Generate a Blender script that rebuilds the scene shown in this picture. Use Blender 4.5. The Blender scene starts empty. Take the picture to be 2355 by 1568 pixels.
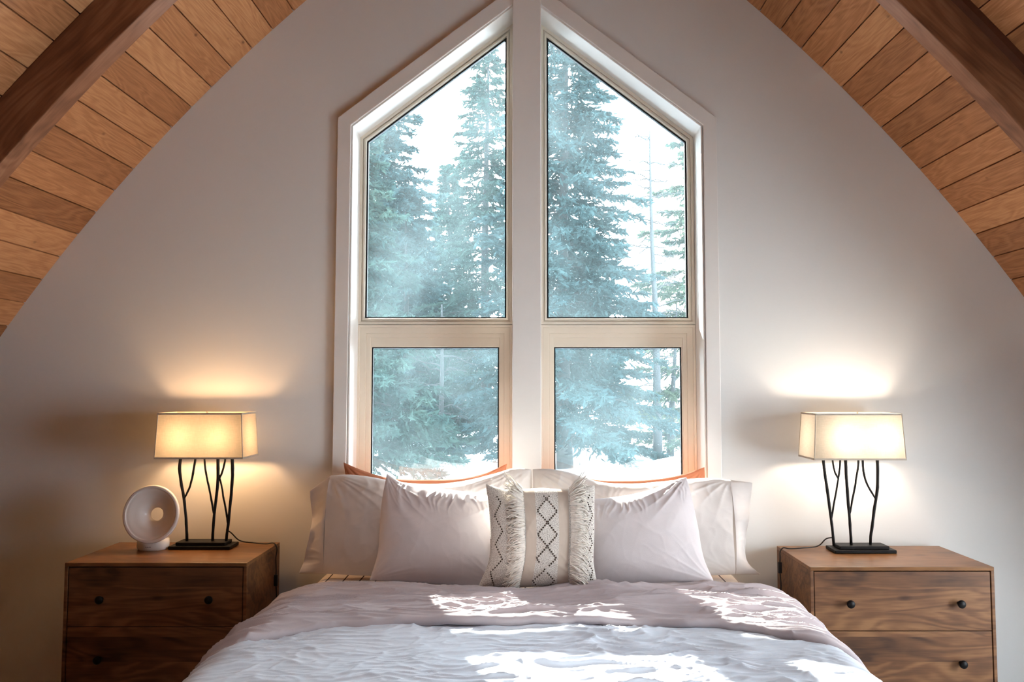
import bpy, math, random
import numpy as np
from mathutils import Vector, Matrix

sc = bpy.context.scene
COL = sc.collection
PI = math.pi

# ------------------------------------------------------------------ camera model
F = 1832.0; CX = 1211.0; CY = 784.0
PITCH = math.atan(106 / F)
CAM = np.array([0, -3.6, 1.36])
_FW = np.array([0, math.cos(PITCH), math.sin(PITCH)])
_UP = np.array([0, -math.sin(PITCH), math.cos(PITCH)])
_RT = np.array([1.0, 0, 0])

def ray(px, py):
    px = np.asarray(px, float); py = np.asarray(py, float)
    return _RT * ((px - CX) / F)[..., None] + _FW + _UP * ((CY - py) / F)[..., None]

def at(px, py, Y):
    """photo measurement -> world point at depth Y"""
    d = ray(px, py)
    return CAM + d * ((Y - CAM[1]) / d[..., 1])[..., None]

def on_plane(px, py, P, n):
    d = ray(px, py)
    P = np.asarray(P, float); n = np.asarray(n, float)
    t = ((P - CAM) @ n) / (d @ n)
    return CAM + d * t[..., None]

# ------------------------------------------------------------------ noise
def perlin(x, y, seed=0):
    seed = int(seed)
    x = np.asarray(x, float); y = np.asarray(y, float)
    x0 = np.floor(x).astype(np.int64); y0 = np.floor(y).astype(np.int64)
    fx = x - x0; fy = y - y0
    u = fx * fx * fx * (fx * (fx * 6 - 15) + 10); v = fy * fy * fy * (fy * (fy * 6 - 15) + 10)
    def g(ix, iy, dx, dy):
        h = (ix * 374761393 + iy * 668265263 + seed * 974634777) & 0xFFFFFFFF
        h = ((h ^ (h >> 13)) * 1274126177) & 0xFFFFFFFF
        h = h ^ (h >> 16)
        a = (h & 0xFFFF) / 65536.0 * 2 * PI
        return np.cos(a) * dx + np.sin(a) * dy
    n00 = g(x0, y0, fx, fy); n10 = g(x0 + 1, y0, fx - 1, fy)
    n01 = g(x0, y0 + 1, fx, fy - 1); n11 = g(x0 + 1, y0 + 1, fx - 1, fy - 1)
    return ((n00 * (1 - u) + n10 * u) * (1 - v) + (n01 * (1 - u) + n11 * u) * v) * 1.4

def fbm(x, y, seed=0, octv=4):
    s = 0; a = 1.0; f = 1.0
    for k in range(octv):
        s = s + a * perlin(x * f, y * f, seed + k * 17); a *= .5; f *= 2.03
    return s

def ridge(x, y, seed=0, p=2.0):
    return np.clip(1 - np.abs(perlin(x, y, seed)) * 1.6, 0, 1) ** p

def smooth(e0, e1, x):
    t = np.clip((x - e0) / (e1 - e0), 0, 1)
    return t * t * (3 - 2 * t)

# ------------------------------------------------------------------ mesh helpers
class MB:
    def __init__(s): s.v = []; s.f = []; s.n = 0
    def add(s, v, f):
        v = np.asarray(v, float).reshape(-1, 3)
        s.v.append(v)
        for q in f: s.f.append(tuple(int(i) + s.n for i in q))
        s.n += len(v)
    def box(s, a, b):
        x0, y0, z0 = a; x1, y1, z1 = b
        s.add([(x0,y0,z0),(x1,y0,z0),(x1,y1,z0),(x0,y1,z0),(x0,y0,z1),(x1,y0,z1),(x1,y1,z1),(x0,y1,z1)],
              [(0,3,2,1),(4,5,6,7),(0,1,5,4),(1,2,6,5),(2,3,7,6),(3,0,4,7)])
    def grid(s, P, flip=False, wrap=False):
        n, m = P.shape[:2]
        i = np.arange(n - 1)[:, None]; j = np.arange(m if wrap else m - 1)[None, :]
        j2 = (j + 1) % m
        q = np.stack([i * m + j, i * m + j2, (i + 1) * m + j2, (i + 1) * m + j], -1).reshape(-1, 4)
        if flip: q = q[:, ::-1]
        s.add(P.reshape(-1, 3), q)
    def tube(s, pts, r, seg=8, caps=True):
        pts = np.asarray(pts, float); n = len(pts)
        r = np.broadcast_to(np.asarray(r, float), (n,))
        t = np.gradient(pts, axis=0); t /= np.linalg.norm(t, axis=1)[:, None] + 1e-12
        ref = np.array([0, 1.0, 0]) if abs(t[0][1]) < .8 else np.array([1.0, 0, 0])
        a = np.cross(t, ref); a /= np.linalg.norm(a, axis=1)[:, None] + 1e-12
        b = np.cross(t, a)
        th = np.linspace(0, 2 * PI, seg, endpoint=False)
        P = pts[:, None] + r[:, None, None] * (np.cos(th)[None, :, None] * a[:, None] + np.sin(th)[None, :, None] * b[:, None])
        base = s.n
        s.grid(P, wrap=True)
        if caps:
            s.f.append(tuple(base + k for k in range(seg)))
            s.f.append(tuple(base + (n - 1) * seg + k for k in range(seg))[::-1])
    def lathe(s, prof, seg=48, M=None, caps=True):
        prof = np.asarray(prof, float)
        th = np.linspace(0, 2 * PI, seg, endpoint=False)
        P = np.stack([prof[:, 0][:, None] * np.cos(th), prof[:, 0][:, None] * np.sin(th), np.repeat(prof[:, 1][:, None], seg, 1)], -1)
        if M is not None:
            M = np.array(M); P = P @ M[:3, :3].T + M[:3, 3]
        s.grid(P, wrap=True)
    def prism(s, poly, y0, y1):
        """xz polygon pushed from y0 to y1"""
        n = len(poly)
        v = [(x, y0, z) for x, z in poly] + [(x, y1, z) for x, z in poly]
        f = [tuple(range(n)), tuple(range(2 * n - 1, n - 1, -1))]
        f += [(i, i + n, (i + 1) % n + n, (i + 1) % n) for i in range(n)]
        s.add(v, f)
    def ring(s, po, pi, y0, y1):
        n = len(po)
        v = [(x, y0, z) for x, z in po] + [(x, y0, z) for x, z in pi] + [(x, y1, z) for x, z in po] + [(x, y1, z) for x, z in pi]
        f = []
        for i in range(n):
            j = (i + 1) % n
            f += [(i, j, n + j, n + i), (2*n + i, 3*n + i, 3*n + j, 2*n + j), (i, 2*n + i, 2*n + j, j), (n + i, n + j, 3*n + j, 3*n + i)]
        s.add(v, f)
    def build(s, name, mat=None, parent=None, smooth_=False, bevel=0, loc=None):
        V = np.concatenate(s.v) if s.v else np.zeros((0, 3))
        me = bpy.data.meshes.new(name)
        o = bpy.data.objects.new(name, me); COL.objects.link(o)
        off = Vector((0, 0, 0))
        if parent is not None:
            o.parent = parent
            off = world_loc(parent)
        me.from_pydata((V - np.array(off)).tolist(), [], s.f)
        if mat is not None: me.materials.append(mat)
        me.validate(); 
        import bmesh
        if len(V) < 30000:
            bm = bmesh.new(); bm.from_mesh(me)
            bmesh.ops.recalc_face_normals(bm, faces=bm.faces[:]); bm.to_mesh(me); bm.free()
        if smooth_:
            me.polygons.foreach_set('use_smooth', [True] * len(me.polygons))
        if bevel:
            m = o.modifiers.new('edge', 'BEVEL'); m.width = bevel; m.segments = 2; m.limit_method = 'ANGLE'; m.angle_limit = .6
            m.harden_normals = False
        return o

def world_loc(o):
    v = Vector((0, 0, 0))
    while o is not None:
        v = v + o.location; o = o.parent
    return v

def empty(name, loc, label=None, cat=None, group=None, kind=None):
    o = bpy.data.objects.new(name, None); COL.objects.link(o); o.location = loc
    o.empty_display_size = .1
    return tag(o, label, cat, group, kind)

def tag(o, label=None, cat=None, group=None, kind=None):
    if label: o['label'] = label
    if cat: o['category'] = cat
    if group: o['group'] = group
    if kind: o['kind'] = kind
    return o

def inset(poly, d):
    """inset a convex xz polygon"""
    n = len(poly); P = [np.array(p, float) for p in poly]
    c = sum(P) / n; L = []
    for i in range(n):
        a, b = P[i], P[(i + 1) % n]; t = (b - a) / np.linalg.norm(b - a)
        nn = np.array([-t[1], t[0]])
        if nn @ (c - a) < 0: nn = -nn
        dd = d[i] if hasattr(d, '__len__') else d
        L.append((a + nn * dd, t))
    out = []
    for i in range(n):
        (p, t), (q, u) = L[i - 1], L[i]
        A = np.array([[t[0], -u[0]], [t[1], -u[1]]]); k = np.linalg.solve(A, q - p)
        out.append(tuple(p + t * k[0]))
    return out

def catmull(pts, n):
    P = np.asarray(pts, float)
    if len(P) == 2:
        t = np.linspace(0, 1, n)[:, None]; return P[0] * (1 - t) + P[1] * t
    d = np.r_[0, np.cumsum(np.linalg.norm(np.diff(P, axis=0), axis=1))]
    m = np.gradient(P, d, axis=0)
    q = np.linspace(0, d[-1], n); i = np.clip(np.searchsorted(d, q, 'right') - 1, 0, len(P) - 2)
    h = (d[i + 1] - d[i]); t = (q - d[i]) / h
    t = t[:, None]; h = h[:, None]
    return ((2*t**3 - 3*t**2 + 1) * P[i] + (t**3 - 2*t**2 + t) * h * m[i] + (-2*t**3 + 3*t**2) * P[i + 1] + (t**3 - t**2) * h * m[i + 1])

# ------------------------------------------------------------------ materials
def srgb(r, g, b):
    f = lambda c: (c / 12.92 if c <= .04045 else ((c + .055) / 1.055) ** 2.4)
    return (f(r / 255), f(g / 255), f(b / 255), 1)

class NT:
    def __init__(s, name):
        s.m = bpy.data.materials.new(name); s.m.use_nodes = True
        s.t = s.m.node_tree; s.t.nodes.clear()
        s.out = s.t.nodes.new('ShaderNodeOutputMaterial')
    def n(s, typ, **kw):
        o = s.t.nodes.new(typ)
        for k, v in kw.items():
            if k.startswith('i_'):
                key = k[2:]
                key = int(key) if key.isdigit() else key.replace('_', ' ')
                if isinstance(v, bpy.types.NodeSocket): s.t.links.new(v, o.inputs[key])
                else: o.inputs[key].default_value = v
            else: setattr(o, k, v)
        return o
    def ramp(s, fac, stops):
        r = s.n('ShaderNodeValToRGB'); s.t.links.new(fac, r.inputs[0])
        e = r.color_ramp.elements
        while len(e) < len(stops): e.new(.5)
        for k, (p, c) in enumerate(stops): e[k].position = p; e[k].color = c
        return r.outputs[0]
    def mix(s, fac, a, b, typ='MIX'):
        o = s.n('ShaderNodeMix', data_type='RGBA', blend_type=typ)
        for sock, val in ((o.inputs[0], fac), (o.inputs[6], a), (o.inputs[7], b)):
            if isinstance(val, bpy.types.NodeSocket): s.t.links.new(val, sock)
            else: sock.default_value = val
        return o.outputs[2]
    def math(s, op, a, b=0.0, c=0.0):
        o = s.n('ShaderNodeMath', operation=op)
        for sock, val in zip(o.inputs, (a, b, c)):
            if isinstance(val, bpy.types.NodeSocket): s.t.links.new(val, sock)
            else: sock.default_value = val
        return o.outputs[0]
    def bump(s, h, strength=.3, dist=.01):
        return s.n('ShaderNodeBump', i_Strength=strength, i_Distance=dist, i_Height=h).outputs[0]
    def pbr(s, color, rough=.6, normal=None, spec=.5, metal=0.0, **kw):
        p = s.n('ShaderNodeBsdfPrincipled')
        for key, val in (('Base Color', color), ('Roughness', rough), ('Metallic', metal), ('Specular IOR Level', spec)):
            if isinstance(val, bpy.types.NodeSocket): s.t.links.new(val, p.inputs[key])
            else: p.inputs[key].default_value = val
        for k, v in kw.items(): p.inputs[k.replace('_', ' ')].default_value = v
        if normal is not None: s.t.links.new(normal, p.inputs['Normal'])
        return p.outputs[0]
    def done(s, sh):
        s.t.links.new(sh, s.out.inputs[0]); return s.m
    def coord(s, kind='Object', scale=(1, 1, 1), rot=(0, 0, 0), loc=(0, 0, 0)):
        tc = s.n('ShaderNodeTexCoord')
        mp = s.n('ShaderNodeMapping', i_Scale=scale, i_Rotation=rot, i_Location=loc, i_Vector=tc.outputs[kind])
        return mp.outputs[0]

def m_plain(name, c, rough=.6, spec=.5, metal=0, noise=0.06, scale=20, bump=0.0):
    t = NT(name); co = t.coord()
    nz = t.n('ShaderNodeTexNoise', i_Vector=co, i_Scale=scale, i_Detail=4.0).outputs[0]
    d = tuple(x * (1 - noise) for x in c[:3]) + (1,); e = tuple(min(1, x * (1 + noise)) for x in c[:3]) + (1,)
    col = t.ramp(nz, [(.3, d), (.7, e)])
    return t.done(t.pbr(col, rough, t.bump(nz, bump, .004) if bump else None, spec, metal))

def m_fabric(name, c, weave=900, bump=.15, sheen=.2, noise=.05, trans=0.0):
    t = NT(name); co = t.coord()
    nz = t.n('ShaderNodeTexNoise', i_Vector=co, i_Scale=9.0, i_Detail=3.0).outputs[0]
    fine = t.n('ShaderNodeTexNoise', i_Vector=co, i_Scale=weave * .5, i_Detail=2.0).outputs[0]
    d = tuple(x * (1 - noise) for x in c[:3]) + (1,); e = tuple(min(1, x * (1 + noise)) for x in c[:3]) + (1,)
    col = t.ramp(nz, [(.3, d), (.7, e)])
    sh = t.pbr(col, .9, t.bump(fine, bump, .002), .15)
    if trans:
        tr = t.n('ShaderNodeBsdfTranslucent', i_Color=col).outputs[0]
        mx = t.n('ShaderNodeMixShader', i_0=trans); t.t.links.new(sh, mx.inputs[1]); t.t.links.new(tr, mx.inputs[2]); sh = mx.outputs[0]
    return t.done(sh)

M = {}
# plaster wall
t = NT('plaster'); co = t.coord()
n1 = t.n('ShaderNodeTexNoise', i_Vector=co, i_Scale=90.0, i_Detail=4.0).outputs[0]
n2 = t.n('ShaderNodeTexNoise', i_Vector=co, i_Scale=1.3, i_Detail=2.0).outputs[0]
M['wall'] = t.done(t.pbr(t.ramp(n2, [(.3, (.745, .745, .735, 1)), (.7, (.775, .775, .765, 1))]), .85, t.bump(n1, .06, .004), .2))
M['white_paint'] = m_plain('white_paint', (.80, .78, .755, 1), .35, .4, noise=.015, scale=8)
M['almond'] = m_plain('almond_vinyl', (.72, .65, .55, 1), .4, .4, noise=.02, scale=10)
M['gasket'] = m_plain('gasket', (.006, .008, .01, 1), .5, .3)
M['black'] = m_plain('black_metal', (.006, .005, .005, 1), .5, .2, noise=.3, scale=60, bump=.2)
M['black_plastic'] = m_plain('black_plastic', (.012, .012, .013, 1), .35, .5)
M['white_plastic'] = m_plain('white_plastic', (.78, .76, .75, 1), .25, .5, noise=.01)
M['white_shell'] = m_plain('white_shell', (.86, .83, .81, 1), .12, .5, noise=.01)
M['grey_print'] = m_plain('grey_print', (.12, .12, .13, 1), .5)

def m_wood(name, dark, mid, light, strip=.11, axis='X', rough=.45, spec=.4, uv=False, distort=2.6, grain=(2.5, 26, 26)):
    """solid planks glued side by side; grain along x (object space) or u"""
    t = NT(name)
    tc = t.n('ShaderNodeTexCoord')
    src = tc.outputs['UV'] if uv else tc.outputs['Object']
    sep = t.n('ShaderNodeSeparateXYZ', i_0=src)
    across = sep.outputs[1] if uv else t.math('ADD', sep.outputs[1], sep.outputs[2])
    idx = t.math('FLOOR', t.math('DIVIDE', across, strip))
    wn = t.n('ShaderNodeTexWhiteNoise', noise_dimensions='1D'); t.t.links.new(idx, wn.inputs['W'])
    off = t.n('ShaderNodeVectorMath', operation='MULTIPLY_ADD'); 
    t.t.links.new(wn.outputs['Color'], off.inputs[0]); off.inputs[1].default_value = (7, 3, 5); t.t.links.new(src, off.inputs[2])
    mp = t.n('ShaderNodeMapping', i_Vector=off.outputs[0], i_Scale=(1.6, 7, 7) if True else grain)
    n0 = t.n('ShaderNodeTexNoise', i_Vector=mp.outputs[0], i_Scale=1.0, i_Detail=3.0, i_Distortion=.8).outputs[0]
    rings = t.math('SINE', t.math('MULTIPLY', n0, 46.0))
    mp2 = t.n('ShaderNodeMapping', i_Vector=off.outputs[0], i_Scale=(9, 130, 130))
    fib = t.n('ShaderNodeTexNoise', i_Vector=mp2.outputs[0], i_Scale=1.0, i_Detail=3.0).outputs[0]
    mp3 = t.n('ShaderNodeMapping', i_Vector=off.outputs[0], i_Scale=(3, 5, 5))
    blot = t.n('ShaderNodeTexNoise', i_Vector=mp3.outputs[0], i_Scale=1.5, i_Detail=3.0).outputs[0]
    v = t.math('ADD', t.math('MULTIPLY', rings, .10), t.math('MULTIPLY', fib, .35))
    v = t.math('ADD', v, t.math('MULTIPLY', blot, .75))
    v = t.math('ADD', v, t.math('MULTIPLY', t.math('SUBTRACT', wn.outputs[0], .5), .16))
    col = t.ramp(v, [(.28, dark), (.55, mid), (.82, light)])
    # knots
    mp4 = t.n('ShaderNodeMapping', i_Vector=off.outputs[0], i_Scale=(3.2, 7.5, 7.5))
    vor = t.n('ShaderNodeTexVoronoi', i_Vector=mp4.outputs[0], i_Scale=1.0)
    k = t.ramp(vor.outputs['Distance'], [(.045, (.35, .28, .22, 1)), (.12, (1, 1, 1, 1))])
    col = t.mix(.8, col, k, 'MULTIPLY')
    return t.done(t.pbr(col, rough, t.bump(fib, .08, .002), spec))

M['mango'] = m_wood('mango_wood', srgb(66, 42, 26), srgb(106, 70, 44), srgb(138, 98, 64), .095)
M['mango_top'] = m_wood('mango_wood_top', srgb(96, 62, 34), srgb(124, 84, 48), srgb(146, 102, 62), .095, rough=.34)

def m_ceiling():
    t = NT('pine_boards')
    tc = t.n('ShaderNodeTexCoord'); src = tc.outputs['UV']
    sep = t.n('ShaderNodeSeparateXYZ', i_0=src)
    idx = t.math('FLOOR', sep.outputs[1])
    wn = t.n('ShaderNodeTexWhiteNoise', noise_dimensions='1D'); t.t.links.new(idx, wn.inputs['W'])
    off = t.n('ShaderNodeVectorMath', operation='MULTIPLY_ADD')
    t.t.links.new(wn.outputs['Color'], off.inputs[0]); off.inputs[1].default_value = (9, 0, 4); t.t.links.new(src, off.inputs[2])
    mp = t.n('ShaderNodeMapping', i_Vector=off.outputs[0], i_Scale=(1.1, .9, 1))
    n0 = t.n('ShaderNodeTexNoise', i_Vector=mp.outputs[0], i_Scale=1.3, i_Detail=2.0, i_Distortion=.6).outputs[0]
    rings = t.math('SINE', t.math('MULTIPLY', n0, 75.0))
    mp2 = t.n('ShaderNodeMapping', i_Vector=off.outputs[0], i_Scale=(7, 18, 1))
    fib = t.n('ShaderNodeTexNoise', i_Vector=mp2.outputs[0], i_Scale=1.5, i_Detail=4.0).outputs[0]
    v = t.math('ADD', t.math('MULTIPLY', rings, .06), t.math('MULTIPLY', fib, .45))
    v = t.math('ADD', v, t.math('MULTIPLY', t.math('SUBTRACT', wn.outputs[0], .5), .34))
    v = t.math('ADD', v, .26)
    col = t.ramp(v, [(.2, srgb(122, 78, 48)), (.5, srgb(166, 112, 72)), (.8, srgb(198, 146, 102))])
    mp4 = t.n('ShaderNodeMapping', i_Vector=off.outputs[0], i_Scale=(6.0, 1.3, 1))
    vor = t.n('ShaderNodeTexVoronoi', i_Vector=mp4.outputs[0], i_Scale=1.0)
    kn = t.n('ShaderNodeTexWhiteNoise', noise_dimensions='3D'); t.t.links.new(vor.outputs['Position'], kn.inputs[0])
    on = t.math('GREATER_THAN', kn.outputs[0], .42)
    k = t.ramp(vor.outputs['Distance'], [(.03, (1, 1, 1, 1)), (.10, (0, 0, 0, 1))])
    kk = t.math('MULTIPLY', t.math('MULTIPLY', k, on), .65)
    col = t.mix(kk, col, srgb(60, 34, 20))
    return t.done(t.pbr(col, .55, t.bump(fib, .05, .002), .3))
M['ceiling'] = m_ceiling()
M['beam'] = m_wood('beam_wood', srgb(96, 60, 40), srgb(128, 84, 58), srgb(150, 104, 76), 9.0, uv=True, rough=.6, spec=.3)
M['dark_trim'] = m_plain('dark_trim', srgb(84, 48, 30), .5, noise=.2)
M['floor'] = m_fabric('grey_carpet', (.34, .335, .33, 1), noise=.08)

M['pillow_white'] = m_fabric('white_cotton', (.76, .71, .68, 1), trans=.12)
M['pillow_lilac'] = m_fabric('lilac_cotton', (.74, .69, .70, 1), trans=.08)
M['rust'] = m_fabric('rust_linen', srgb(186, 126, 96), trans=.25)
M['duvet'] = m_fabric('blue_grey_cotton', (.61, .655, .725, 1), noise=.03)
M['duvet_back'] = m_fabric('mauve_grey_cotton', (.45, .395, .405, 1), noise=.04)

# striped fitted sheet
t = NT('striped_sheet'); tc = t.n('ShaderNodeTexCoord'); sep = t.n('ShaderNodeSeparateXYZ', i_0=tc.outputs['Object'])
fr = t.math('FRACT', t.math('DIVIDE', t.math('ADD', sep.outputs[0], 20.0), .068))
st = t.math('LESS_THAN', fr, .09)
M['sheet'] = t.done(t.pbr(t.mix(st, (.76, .66, .58, 1), (.09, .07, .07, 1)), .9, None, .1))

# lamp shade linen : thin cloth that lets the bulbs shine through
def m_shade(name, c):
    t = NT(name); co = t.coord()
    a = t.n('ShaderNodeTexNoise', i_Vector=t.n('ShaderNodeMapping', i_Vector=co, i_Scale=(40, 40, 700)).outputs[0], i_Scale=1.0, i_Detail=2.0).outputs[0]
    b = t.n('ShaderNodeTexNoise', i_Vector=t.n('ShaderNodeMapping', i_Vector=co, i_Scale=(700, 700, 40)).outputs[0], i_Scale=1.0, i_Detail=2.0).outputs[0]
    w = t.math('MULTIPLY', t.math('ADD', a, b), .5)
    col = t.ramp(w, [(.35, tuple(x * .82 for x in c[:3]) + (1,)), (.65, c)])
    d = t.n('ShaderNodeBsdfDiffuse', i_Color=col).outputs[0]; r = t.n('ShaderNodeBsdfTranslucent', i_Color=col).outputs[0]
    mx = t.n('ShaderNodeMixShader', i_0=.5); t.t.links.new(d, mx.inputs[1]); t.t.links.new(r, mx.inputs[2])
    return t.done(mx.outputs[0])
M['shade'] = m_shade('shade_linen', (.29, .265, .23, 1))
M['shade_trim'] = m_plain('shade_trim', (.42, .36, .29, 1), .8)

# window glass with dust that scatters the sun
def m_glass():
    t = NT('dusty_glass'); co = t.coord()
    tr = t.n('ShaderNodeBsdfTransparent', i_Color=(.95, .98, .98, 1)).outputs[0]
    gl = t.n('ShaderNodeBsdfGlossy', i_Color=(1, 1, 1, 1), i_Roughness=0.0).outputs[0]
    du = t.n('ShaderNodeBsdfTranslucent', i_Color=(.66, .88, .95, 1)).outputs[0]
    fr = t.n('ShaderNodeFresnel', i_IOR=1.5).outputs[0]
    frr = t.math('MULTIPLY', fr, 1.2)
    big = t.n('ShaderNodeTexNoise', i_Vector=co, i_Scale=2.2, i_Detail=3.0).outputs[0]
    sm = t.n('ShaderNodeTexVoronoi', i_Vector=co, i_Scale=95.0)
    rnd = t.n('ShaderNodeTexWhiteNoise', noise_dimensions='3D'); t.t.links.new(sm.outputs['Position'], rnd.inputs[0])
    sp = t.math('MULTIPLY', t.math('LESS_THAN', sm.outputs['Distance'], t.math('MULTIPLY', rnd.outputs[0], .16)), t.math('GREATER_THAN', rnd.outputs[0], .6))
    dust = t.math('ADD', t.ramp(big, [(.35, (.006, .006, .006, 1)), (.7, (.022, .022, .022, 1))]), t.math('MULTIPLY', sp, .08))
    m1 = t.n('ShaderNodeMixShader'); t.t.links.new(dust, m1.inputs[0]); t.t.links.new(tr, m1.inputs[1]); t.t.links.new(du, m1.inputs[2])
    m2 = t.n('ShaderNodeMixShader'); t.t.links.new(frr, m2.inputs[0]); t.t.links.new(m1.outputs[0], m2.inputs[1]); t.t.links.new(gl, m2.inputs[2])
    return t.done(m2.outputs[0])
M['glass'] = m_glass()

def m_leaf(name, c, c2):
    t = NT(name); co = t.coord()
    nz = t.n('ShaderNodeTexNoise', i_Vector=co, i_Scale=1.4, i_Detail=3.0).outputs[0]
    col = t.ramp(nz, [(.35, c), (.65, c2)])
    d = t.n('ShaderNodeBsdfDiffuse', i_Color=col).outputs[0]; r = t.n('ShaderNodeBsdfTranslucent', i_Color=col).outputs[0]
    mx = t.n('ShaderNodeMixShader', i_0=.4); t.t.links.new(d, mx.inputs[1]); t.t.links.new(r, mx.inputs[2])
    return t.done(mx.outputs[0])
M['needle'] = m_leaf('spruce_needles', (0.0132, 0.0290, 0.0284, 1), (0.0277, 0.0496, 0.0422, 1))
M['needle_pale'] = m_leaf('pale_needles', (0.0264, 0.0449, 0.0364, 1), (0.0496, 0.0660, 0.0436, 1))
M['needle_blue'] = m_leaf('blue_needles', (0.0132, 0.0290, 0.0330, 1), (0.0277, 0.0496, 0.0515, 1))
M['bark'] = m_plain('bark', (.009, .011, .013, 1), .9, noise=.4, scale=6)
M['bark_pale'] = m_plain('pale_bark', (.012, .014, .017, 1), .9, noise=.3, scale=6)
M['snow'] = m_plain('snow', (.85, .88, .92, 1), .8, .2, noise=.02, scale=2)

# ------------------------------------------------------------------ room shell
CC = (-4.3627, -2.9050); RR = 8.1048        # right arc of the pointed-arch roof
TH0 = .8345; DTH = .015985                  # first board joint, board width as an angle
def arc(th, r=RR): return CC[0] + r * math.cos(th), CC[1] + r * math.sin(th)
TH_APEX = math.acos(-CC[0] / RR)
TH_FLOOR = math.asin(-CC[1] / RR)

def boards(side, ys, th_lo, th_hi, V, Fc, UV):
    k0 = math.floor((TH0 - th_hi) / DTH); k1 = math.ceil((TH0 - th_lo) / DTH)
    for k in range(k0, k1):
        a = min(TH0 - k * DTH, th_hi); b = max(TH0 - (k + 1) * DTH, th_lo)
        if a - b < 1e-4: continue
        g = .0028 / RR
        pts = [(a, RR + .012), (a - g, RR), (b + g, RR), (b, RR + .012)]
        p2 = []
        A, B = arc(a - g), arc(b + g)
        p2 = [arc(a, RR + .014), A, B, arc(b, RR + .014)]
        vs = [0.0, .03, .97, 1.0]
        for (y0, y1) in ys:
            i0 = len(V)
            for (x, z), v in zip(p2, vs):
                for y in (y0, y1):
                    V.append((side * x, y, z)); UV.append((y, k + 40 + (200 if side < 0 else 0) + v * .98 + .01))
            for q in range(3):
                f = (i0 + 2*q, i0 + 2*q + 1, i0 + 2*q + 3, i0 + 2*q + 2)
                Fc.append(f if side > 0 else f[::-1])

def uvmesh(name, V, Fc, UV, mat, parent=None):
    me = bpy.data.meshes.new(name); me.from_pydata(V, [], Fc)
    l = me.uv_layers.new(name='UVMap')
    vi = np.empty(len(me.loops), np.int32); me.loops.foreach_get('vertex_index', vi)
    l.data.foreach_set('uv', np.asarray(UV, np.float32)[vi].ravel())
    me.materials.append(mat)
    o = bpy.data.objects.new(name, me); COL.objects.link(o)
    if parent: o.parent = parent
    return o

Y_FRONT = .02; Y_END = -5.4
FILL_OPEN = (-2.25, -1.05)                       # unseen opening added in the right slope to let fill light in
TH_FILL_HI = math.asin((1.62 - CC[1]) / RR)
TH_FILL_LO = math.asin((.40 - CC[1]) / RR)
V, Fc, UV = [], [], []
boards(-1, [(Y_END, Y_FRONT)], TH_FLOOR, TH_APEX, V, Fc, UV)
OPEN = [(FILL_OPEN[0], FILL_OPEN[1], .40, 1.62)]
def right_sections(yend):
    ys = sorted({Y_END, yend} | {o[0] for o in OPEN} | {o[1] for o in OPEN})
    for y0, y1 in zip(ys[:-1], ys[1:]):
        lo = TH_FLOOR
        for (a, c, z0, z1) in OPEN:
            if a <= y0 + 1e-6 and c >= y1 - 1e-6:
                t0, t1 = math.asin((z0 - CC[1]) / RR), math.asin((z1 - CC[1]) / RR)
                yield y0, y1, lo, t0
                lo = t1
        yield y0, y1, lo, TH_APEX
for y0, y1, t0, t1 in right_sections(Y_FRONT):
    boards(1, [(y0, y1)], t0, t1, V, Fc, UV)
ceil = uvmesh('ceiling', V, Fc, UV, M['ceiling']); tag(ceil, kind='structure')
# outer roof skin keeps daylight out between the boards
b = MB()
for s in (-1, 1):
    for (y0, y1, ta, tb) in ([(Y_END, .2, TH_FLOOR, TH_APEX)] if s < 0 else list(right_sections(.2))):
        th = np.linspace(ta, tb, 40)
        P = np.array([[(s * arc(a, RR + .03)[0], y, arc(a, RR + .03)[1]) for y in (y0, y1)] for a in th])
        b.grid(P)
o = b.build('roof', M['dark_trim']); tag(o, kind='structure')

# ribs
def rib(name, side, y0, y1, depth):
    n = 60; V, Fc, UV = [], [], []
    th = np.linspace(TH_FLOOR + .003, TH_APEX - .0005, n)
    for i, a in enumerate(th):
        (xo, zo), (xi, zi) = arc(a, RR), arc(a, RR - depth)
        if xi < 0: xi = 0
        for k, (x, y, z) in enumerate([(xo, y0, zo), (xi, y0, zi), (xi, y1, zi), (xo, y1, zo)]):
            V.append((side * x, y, z)); UV.append((a * RR, [0, depth, depth + .08, 2*depth + .08][k]))
    for i in range(n - 1):
        for k in range(4):
            f = (i*4 + k, i*4 + (k+1) % 4, (i+1)*4 + (k+1) % 4, (i+1)*4 + k)
            Fc.append(f)
    Fc += [(0, 1, 2, 3), tuple((n-1)*4 + k for k in (3, 2, 1, 0))]
    o = uvmesh(name, V, Fc, UV, M['beam'])
    tag(o, kind='structure')
    m = o.modifiers.new('edge', 'BEVEL'); m.width = .004; m.segments = 2; m.limit_method = 'ANGLE'
    return o
rib('beam', -1, -.92, -.838, .155)
rib('beam', 1, -.92, -.838, .155)
b = MB()                                      # cleat where the right rib meets the boards
th = np.linspace(TH_FLOOR + .01, TH_APEX - .01, 60)
P = np.array([[(arc(a, r)[0], y, arc(a, r)[1]) for (r, y) in ((RR, -.955), (RR - .022, -.955), (RR - .022, -.9205), (RR, -.9205))] for a in th])
b.grid(P, wrap=True); tag(b.build('trim_1', M['dark_trim']), kind='structure')

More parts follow.
